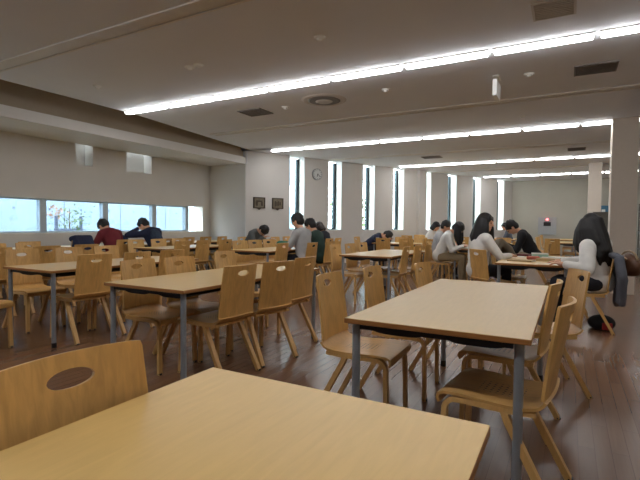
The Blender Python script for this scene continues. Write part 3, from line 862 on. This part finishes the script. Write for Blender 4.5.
    for k in range(9):       # fringe tufts
        yv = -.06 + k*.015
        capsule(bm, hpnt(.055, yv*.9, .085), hpnt(.092-abs(yv)*.35, yv, .045-rnd.uniform(0, .018)), .016, .008, 8)
    if hair in ('long', 'verylong', 'forward'):
        Ln = {'long': .36, 'verylong': .54, 'forward': .34}[hair]
        down = Vector((0, 0, -1))
        for k in range(19):
            a = R(-125 + k*250/18)      # around the back of the head from side to side
            base = hpnt(-.025 - .066*math.cos(a), .078*math.sin(a), .045)
            out = hm @ Vector((-math.cos(a), math.sin(a), 0)); 
            if hair == 'forward' and abs(a) > R(50): out = hm @ Vector((.3, math.sin(a)*.3, 0))
            ln = Ln*rnd.uniform(.86, 1.05)*(.60 if hair == 'verylong' and a > R(18) else 1)
            p1 = base + out*.03 + down*ln*.35; p2 = p1 + out*.012 + down*ln*.4; p3 = p2 + out*rnd.uniform(-.02, .01) + down*ln*.25
            # keep the hair outside the shoulders and back
            if hair != 'forward':
                back = torso_rot @ Vector((-1, 0, 0))
                ex = max(0, math.cos(a))
                kb = 1.9 if hair == 'verylong' else 1.2
                p1 += back*.012*ex*kb + out*.012*(kb-1); p2 += back*.045*ex*kb + out*.02*(kb-1); p3 += back*.05*ex*kb + out*.02*(kb-1)
            wd = 1.35 if hair == 'verylong' else 1.12
            chain(bm, [(base, .032*wd), (p1, .036*wd), (p2, .032*wd), (p3, .011)])
    elif hair == 'bob':
        for k in range(15):
            a = R(-120 + k*240/14); base = hpnt(-.025 - .07*math.cos(a), .085*math.sin(a), .0)
            capsule(bm, base, base + hm @ Vector((-.02*math.cos(a), .02*math.sin(a), -.11)), .03, .02)
    else:
        for k in range(26):
            a = rnd.uniform(-PI, PI); e = rnd.uniform(.1, 1.3)
            d = Vector((-.1*math.cos(a)*math.cos(e)-.02, .088*math.sin(a)*math.cos(e), .104*math.sin(e)+.036))
            if d.x > .05 and d.z < .06: continue
            capsule(bm, hpnt(*d*.92), hpnt(*(d*1.08)), .02, .008, 8)
    remesh('hair', bm, M[hairmat], max(.009, voxel*.7), 2, t)
    if glasses:
        bm = bmesh.new()
        for sy in (1, -1):
            for k in range(16):
                a0, a1 = k/16*2*PI, (k+1)/16*2*PI
                add_tube(bm, hpnt(.099, sy*.033+.026*math.cos(a0), .006+.02*math.sin(a0)), hpnt(.099, sy*.033+.026*math.cos(a1), .006+.02*math.sin(a1)), .0025, None, 6)
            add_tube(bm, hpnt(.098, sy*.059, .012), hpnt(0, sy*.08, .008), .0025, None, 6)
        add_tube(bm, hpnt(.1, -.008, .012), hpnt(.1, .008, .012), .0025, None, 6)
        link_mesh('glasses', bm, M['black'], t)
    return t

person('woman in a loose white top seen from behind, very long black hair, at right', .33, 5.88, 172, 7, (6, -40), ((.33, .26, .735), (.42, -.16, .735)), 'c_white', 'c_dark', 'verylong', 'hair', 1.0, .011, -22, 'wide')
person('woman with long dark hair in white blouse, facing right at the book-strewn table', -1.08, 6.5, 52, 6, (6, -50), ((.34, .14, .735), (.36, -.22, .735)), 'c_white', 'c_dark', 'long', 'hair', 1.02, .011, -14)
person('woman in white shirt leaning over her book, hair hanging forward', -2.22, 9.0, 6, 24, (30, -8), ((.44, .16, .735), (.44, -.12, .735)), 'c_cream', 'c_khaki', 'forward', 'hair', 1.03, .013)
person('man in black jacket with glasses bending over papers, far right', -.55, 9.42, 184, 28, (26, 6), ((.46, .12, .735), (.45, -.14, .735)), 'c_black', 'c_khaki', 'short', 'hair', 1.08, .013, 0, 'long', True)
person('man in pale grey tee with glasses sitting upright, facing left', -4.0, 6.74, 176, 8, (12, 6), ((.36, .14, .735), (.36, -.14, .735)), 'c_lgrey', 'c_dark', 'short', 'hair', 1.04, .014, 0, 'short', True)
person('person in dark green behind the man in pale grey tee', -4.08, 7.46, 180, 14, (18, 0), ((.40, .14, .735), (.40, -.14, .735)), 'c_green', 'c_dark', 'short', 'hair', 1.0, .014)
person('person in grey slumped forward over the table, black hair, below the plaques', -6.62, 8.5, 2, 36, (46, -10), ((.50, .20, .74), (.52, -.12, .80)), 'c_grey', 'c_dark', 'short', 'hair', 1.06, .014)
person('person in dark red sweater bent over by the strip window', -7.32, 5.5, 180, 24, (34, 0), ((.42, .15, .735), (.42, -.15, .735)), 'c_red', 'c_dark', 'short', 'hair', 1.03, .014)
person('person in navy jacket hunched with hand at the face by strip window', -7.28, 6.48, 190, 30, (20, 22), ((.36, .16, .98), (.45, -.18, .735)), 'c_navy', 'c_dark', 'short', 'hair', 1.06, .014, -14, 'long', False, .445, (.42, .42), 0, 'c_navyplaid')
person('person in dark clothes with black hair left of the second tall window', -4.94, 8.98, 184, 16, (15, 0), ((.4, .14, .735), (.4, -.14, .735)), 'c_black', 'c_dark', 'short', 'hair', 1.0, .016)
person('person with brown bobbed hair facing left before the second tall window', -4.96, 9.46, 180, 18, (14, 0), ((.42, .14, .735), (.42, -.14, .735)), 'c_dark', 'c_dark', 'bob', 'hairbrown', .97, .016)
person('person in navy lying with head down below the third tall window', -4.56, 10.8, 4, 52, (34, -20), ((.55, .2, .74), (.55, -.16, .74)), 'c_navy', 'c_dark', 'short', 'hair', 1.06, .016)
person('woman in pale top with dark hair below the fifth tall window', -3.40, 12.34, 10, 16, (16, -20), ((.42, .14, .735), (.42, -.14, .735)), 'c_cream', 'c_dark', 'bob', 'hair', 1.0, .016)
person('person with dark hair seen just behind the leaning woman in white', -2.60, 10.15, 0, 16, (10, 0), ((.42, .14, .735), (.42, -.14, .735)), 'c_lgrey', 'c_dark', 'short', 'hair', 1.0, .016)
person('small distant person in blue-grey near the last tall window', -1.72, 16.85, 180, 14, (10, 30), ((.42, .14, .735), (.42, -.14, .735)), 'c_bluegrey', 'c_dark', 'bob', 'hair', 1.0, .018)

# ------------------------------------------------------------------ things on and around the tables
def sheet_cloth(name, label, cat, prof_pts, width, m, loc, rz, thick=.02, wob=.012, parts=None):
    pass
# jacket over the back of the chair
t = thing('jacket', 'blue-grey jacket hung over the chair back of the long-haired woman', 'jacket', (.435, 5.90, 0), PI)
bm = bmesh.new()
rnd = random.Random(3)
for k in range(7):
    yv = -.20 + k*.4/6
    capsule(bm, (.02, yv*.85, .85), (-.06, yv, .82), .03, .04); capsule(bm, (-.06, yv, .82), (-.085+rnd.uniform(-.012, .012), yv*1.05, .58), .04, .052)
    capsule(bm, (-.085, yv*1.05, .58), (-.07+rnd.uniform(-.03, .02), yv*.95, .33+rnd.uniform(-.05, .07)), .052, .036)
remesh('jacket_body', bm, M['c_jacket'], .013, 3, t)
for sy in (-1, 1):
    bm = bmesh.new(); chain(bm, [((-.05, sy*.20, .80), .05), ((-.08, sy*.23, .62), .05), ((-.09, sy*.20, .34), .038)]); remesh('sleeve', bm, M['c_jacket'], .013, 3, t)
# brown handbag hung beside it
t = thing('handbag', 'brown leather handbag with tan rim hanging behind the jacket', 'handbag', (.61, 6.08, .59), R(20))
bm = bmesh.new(); add_sphere(bm, (0, 0, .12), (.10, .20, .15), 20, 12); 
for v in bm.verts:
    if v.co.z < .03: v.co.z = .03 + (v.co.z-.03)*.3
remesh('bag_body', bm, M['leather'], .013, 3, t)
bm = bmesh.new()
for k in range(20):
    a0, a1 = PI*k/20, PI*(k+1)/20
    add_tube(bm, (-.0, .17*math.cos(a0), .20+.17*math.sin(a0)*.55), (-.0, .17*math.cos(a1), .20+.17*math.sin(a1)*.55), .012, None, 8)
link_mesh('bag_handle', bm, M['bagtrim'], t)
bm = bmesh.new(); chain(bm, [((-.09, -.12, .21), .016), ((-.10, .0, .235), .016), ((-.09, .12, .21), .016)]); remesh('bag_rim', bm, M['bagtrim'], .008, 1, t)
# black bag on the floor
t = thing('floor_bag', 'black cloth bag with red lining on the floor under the chair with the hung jacket', 'bag', (.36, 5.98, 0), R(10))
bm = bmesh.new(); add_sphere(bm, (0, 0, .07), (.14, .12, .09), 20, 12)
for v in bm.verts: v.co.z = max(v.co.z, .0)
remesh('bag_body', bm, M['bagblack'], .014, 2, t)
bm = bmesh.new(); add_box(bm, -.02, .08, -.13, -.10, .01, .09, 0, .01); link_mesh('red_pocket', bm, M['bagred'], t)

def book(label, x, y, z, rz, w, l, h, m, group=None):
    t = thing('book', label, 'book', (x, y, z), R(rz), group)
    bm = bmesh.new(); add_box(bm, -w/2+.004, w/2-.003, -l/2+.004, l/2-.004, .003, h-.003); link_mesh('pages', bm, M['paper'], t)
    bm = bmesh.new(); add_box(bm, -w/2, w/2, -l/2, l/2, 0, .003); add_box(bm, -w/2, w/2, -l/2, l/2, h-.003, h); add_box(bm, -w/2-.003, -w/2, -l/2, l/2, 0, h)
    link_mesh('cover', bm, m, t)
    return t
def paper(label, x, y, z, rz, w=.21, l=.297):
    o = one_box('paper_sheet', -w/2, w/2, -l/2, l/2, 0, .0015, M['paper']); o.location = (x, y, z); o.rotation_euler = (0, 0, R(rz))
    setprops(o, label, 'paper', 'loose papers'); return o
book('tan notebook lying at the near end of the book-strewn table', -.50, 6.2, TZ, 78, .2, .29, .018, M['kraft'])
book('thick open-sided book near the long-haired woman at right', -.2, 6.42, TZ, 65, .17, .24, .035, M['kraft'])
book('white paperback stacked beside the pale green box', -.16, 6.95, TZ, 80, .19, .26, .025, M['paper'])
book('maroon book at the far end of the book-strewn table', -.52, 7.35, TZ, 85, .17, .26, .03, M['maroon'])
paper('white sheet at the far left of the book-strewn table', -.64, 7.15, TZ, 12)
paper('white sheet in front of the long-haired woman', -.10, 5.98, TZ, -30)
t = thing('pencil_case', 'red soft pencil case between the tan notebook and green box', 'pencil case', (-.39, 6.6, TZ), R(40))
bm = bmesh.new(); chain(bm, [((-.075, 0, .024), .024), ((.075, 0, .024), .022)]); remesh('case_body', bm, M['redcase'], .007, 2, t)
bm = bmesh.new(); add_tube(bm, (-.07, 0, .0485), (.07, 0, .0465), .003, None, 8); link_mesh('zip', bm, M['paper'], t)
t = thing('small_box', 'pale green box with white lid on the book-strewn table', 'box', (-.33, 6.98, TZ), R(8))
one_box('box_body', -.1, .1, -.07, .07, 0, .055, M['greenbox'], t, .004); one_box('box_lid', -.104, .104, -.074, .074, .055, .07, M['paper'], t, .004)
book('open textbook under the hands of the leaning woman in white', -1.66, 9.1, TZ, 92, .26, .2, .02, M['paper'])
book('dark book pushed ahead of the leaning woman in white', -1.5, 9.3, TZ, 80, .2, .28, .03, M['c_navy'])
t = thing('cloth_pouch', 'teal pouch on the table of the man in pale grey tee', 'pouch', (-4.75, 7.25, TZ), R(20))
bm = bmesh.new(); chain(bm, [((-.10, 0, .06), .06), ((.10, 0, .055), .055)]); remesh('pouch_body', bm, M['tealpouch'], .01, 2, t)
bm = bmesh.new(); add_tube(bm, (-.1, 0, .119), (.1, 0, .109), .004, None, 8); link_mesh('zip', bm, M['black'], t)
t = thing('drink_bottle', 'dark drink bottle standing beside the teal pouch', 'bottle', (-4.45, 7.2, TZ))
bm = bmesh.new(); add_tube(bm, (0, 0, 0), (0, 0, .15), .035, None, 20); add_tube(bm, (0, 0, .15), (0, 0, .185), .035, .016, 20); shade(link_mesh('bottle_body', bm, M['tray'], t))
bm = bmesh.new(); add_tube(bm, (0, 0, .185), (0, 0, .205), .018, None, 16); shade(link_mesh('bottle_cap', bm, M['signwhite'], t))
# taupe coat hung over a chair between the two seated women and the man in black
place_chair(-1.16, 8.1, 60, 'beech chair hidden beneath a taupe coat', 'chairs at the table of the leaning woman in white', 'far')
t = thing('coat', 'taupe coat heaped over a chair in front of the man in black', 'coat', (-1.02, 8.35, 0), R(60))
bm = bmesh.new()
for k in range(8):
    yv = -.22 + k*.44/7
    chain(bm, [((-.06, yv, .76+.03*math.sin(k*1.7)), .07), ((-.24, yv*.9, .86+.03*math.cos(k)), .06), ((-.39, yv, .74), .06), ((-.40, yv*1.05, .48), .06), ((-.38+.03*math.sin(k*2), yv, .30), .04)])
    chain(bm, [((-.06, yv, .74), .07), ((.08, yv, .60), .07), ((.17, yv*.9, .50), .05)])
remesh('coat_body', bm, M['c_taupe'], .016, 4, t)
bm = bmesh.new(); chain(bm, [((-.24, .26, .86), .06), ((-.30, .33, .66), .055), ((-.30, .32, .42), .045)]); remesh('sleeve', bm, M['c_taupe'], .014, 3, t)
# patterned tote beside the woman at the end of the table
t = thing('tote_bag', 'patterned tote bag standing under the left end of book-strewn table', 'bag', (-.83, 6.12, 0), R(70))
one_box('bag_body', -.06, .06, -.13, .13, .0, .36, M['floral'], t, .03)
bm = bmesh.new()
for k in range(12):
    a0, a1 = PI*k/12, PI*(k+1)/12
    add_tube(bm, (0, .07*math.cos(a0), .35+.14*math.sin(a0)), (0, .07*math.cos(a1), .35+.14*math.sin(a1)), .008, None, 8)
link_mesh('bag_handle', bm, M['floral'], t)
# navy bags near the strip window
t = thing('navy_coat', 'navy coat over a chair left of the person in red', 'coat', (-7.42, 4.86, 0), PI)
bm = bmesh.new()
for k in range(6):
    yv = -.13 + k*.052; chain(bm, [((.02, yv, .86), .05), ((-.08, yv, .88), .05), ((-.14, yv, .70), .06), ((-.14, yv, .45), .05)])
remesh('coat_body', bm, M['c_navy'], .016, 3, t)
bm = bmesh.new(); chain(bm, [((-.1, .13, .84), .05), ((-.13, .18, .68), .05), ((-.14, .17, .46), .04)]); remesh('sleeve', bm, M['c_navy'], .014, 3, t)
chairs('E0', 'L', [(-7.36, 4.86, 180, 'beech chair holding a navy coat near the strip window')])
t = thing('backpack', 'dark navy backpack lying on the window-side table between the red and navy clad people', 'backpack', (-7.78, 5.92, TZ), R(15))
bm = bmesh.new(); add_sphere(bm, (0, 0, .1), (.15, .21, .105), 18, 12); 
for v in bm.verts: v.co.z = max(v.co.z, 0.)
remesh('pack_body', bm, M['c_navy'], .014, 2, t)
bm = bmesh.new(); chain(bm, [((.1, -.1, .15), .02), ((.0, -.1, .205), .018), ((-.12, -.1, .13), .02)]); remesh('strap', bm, M['black'], .01, 1, t)

# ------------------------------------------------------------------ outside
bm = bmesh.new(); add_box(bm, -40, 12, -8, 60, -.5, -.25); o = struct('ground_outside', bm, M['ground'])
def concrete_wall():
    bm = bmesh.new(); add_box(bm, -12.6, -12.3, -6, 12.8, -.25, 3.0)
    w = struct('wall_outside', bm, M['concrete'])
    n = 0
    bm = bmesh.new()
    for j in range(20):
        for z in (.9, 1.5, 2.1):
            y = -5.4 + j*.9
            add_tube(bm, (-12.305, y, z), (-12.292, y, z), .028, None, 12)
    h = link_mesh('tie_holes', bm, M['stake'], w)
    bm = bmesh.new()
    for j in range(10): add_box(bm, -12.303, -12.294, -5.0+j*1.8, -4.985+j*1.8, -.25, 3.0)
    link_mesh('panel_joints', bm, M['stake'], w)
concrete_wall()
t = thing('sapling', 'young tree with russet leaves between two stakes outside strip window', 'tree', (-11.0, 6.9, -.25))
bm = bmesh.new(); chain(bm, [((0, 0, 0), .03), ((.02, .02, .9), .024), ((-.02, .05, 1.75), .012)])
for k in range(7): chain(bm, [((0, .02, .8+k*.13), .012), ((.0, .25*(-1)**k, 1.1+k*.12), .006)])
remesh('trunk', bm, M['bark'], .014, 1, t)
for sy in (-.32, .32):
    bm = bmesh.new(); add_tube(bm, (.03, sy, 0), (.03, sy, 1.55), .04, .036, 12); link_mesh('stake', bm, M['stake'], t)
one_box('cross_tie', .0, .06, -.36, .36, 1.18, 1.24, M['stake'], t)
rnd = random.Random(11)
for nm, m_, yc, n in (('foliage', M['leaf'], .05, 150), ('russet_foliage', M['leafred'], -.30, 60)):
    bm = bmesh.new()
    for k in range(n):
        c = Vector((rnd.gauss(0, .16), yc+rnd.gauss(0, .24 if nm == 'foliage' else .12), (1.35 if nm == 'foliage' else 1.62)+rnd.gauss(0, .26 if nm == 'foliage' else .1)))
        q = Quaternion((rnd.gauss(0, 1), rnd.gauss(0, 1), rnd.gauss(0, 1), rnd.gauss(0, 1))).normalized()
        s = rnd.uniform(.03, .055); vs = [bm.verts.new(c + q @ Vector(v)*s) for v in ((-1, 0, 0), (0, -.5, .15), (1, 0, 0), (0, .5, .15))]
        bm.faces.new(vs)
    o = link_mesh(nm, bm, m_, t); o['kind'] = 'stuff'
# building and trees beyond the tall windows
P = wp(4, 11); t = thing('building', 'pale building with dark window bands seen through the tall windows', 'building', (P.x, P.y, -.25), math.atan2(WD.y, WD.x))
one_box('facade', -13, 4, 0, 4, 0, 7.5, M['facade'], t)
for i in range(11):
    for z in (.9, 3.6): one_box('facade_window', -12.2+i*1.45, -11.3+i*1.45, -.05, 0, z, z+1.5, M['facadeglass'], t)
for s, n, h, lb in ((1.5, 6.0, 3.6, 'leafy tree outside the second tall window'), (6.6, 5.5, 3.2, 'leafy tree outside the far tall windows')):
    P = wp(s, n); t = thing('garden_tree', lb, 'tree', (P.x, P.y, -.25), 0, 'trees outside the tall windows')
    bm = bmesh.new(); chain(bm, [((0, 0, 0), .08), ((.05, 0, h*.5), .06), ((0, .05, h*.85), .02)])
    for k in range(8):
        a = k*2.4; chain(bm, [((.03, .02, h*(.35+.05*k)), .03), ((.6*math.cos(a), .6*math.sin(a), h*(.5+.05*k)), .012)])
    remesh('trunk', bm, M['bark'], .03, 1, t)
    bm = bmesh.new()
    for k in range(1400):
        d = Vector((rnd.gauss(0, 1), rnd.gauss(0, 1), rnd.gauss(0, 1))).normalized()*rnd.uniform(.4, 1)
        c = Vector((d.x*1.05, d.y*1.05, h*.62 + d.z*h*.38))
        q = Quaternion((rnd.gauss(0, 1), rnd.gauss(0, 1), rnd.gauss(0, 1), rnd.gauss(0, 1))).normalized()
        s_ = rnd.uniform(.05, .1); vs = [bm.verts.new(c + q @ Vector(v)*s_) for v in ((-1, 0, 0), (0, -.5, .15), (1, 0, 0), (0, .5, .15))]
        bm.faces.new(vs)
    o = link_mesh('foliage', bm, M['leaf'], t); o['kind'] = 'stuff'

bpy.data.scenes.remove(WS)
# ------------------------------------------------------------------ sky, camera, view
w = bpy.data.worlds.new('overcast'); sc.world = w; w.use_nodes = True
bg = w.node_tree.nodes['Background']; bg.inputs['Color'].default_value = (.80, .93, 1.0, 1); bg.inputs['Strength'].default_value = 14.0

F, yaw, pitch, roll = 451.298, R(28.737), R(-1.944), R(.547)
cam = bpy.data.objects.new('camera', bpy.data.cameras.new('camera')); C.objects.link(cam)
f = Vector((-math.sin(yaw)*math.cos(pitch), math.cos(yaw)*math.cos(pitch), math.sin(pitch)))
r = Vector((math.cos(yaw), math.sin(yaw), 0)); u = r.cross(f)
r2 = r*math.cos(roll) + u*math.sin(roll); u2 = -r*math.sin(roll) + u*math.cos(roll)
cam.matrix_world = Matrix(((r2.x, u2.x, -f.x, 0), (r2.y, u2.y, -f.y, 0), (r2.z, u2.z, -f.z, 1.1455), (0, 0, 0, 1)))
cam.data.sensor_width = 36; cam.data.lens = 36*F/640; cam.data.clip_start = .05; cam.data.clip_end = 200
sc.camera = cam
sc.view_settings.view_transform = 'Standard'; sc.view_settings.look = 'None'
sc.view_settings.exposure = 0.33; sc.view_settings.gamma = 1; sc.view_settings.use_curve_mapping = False
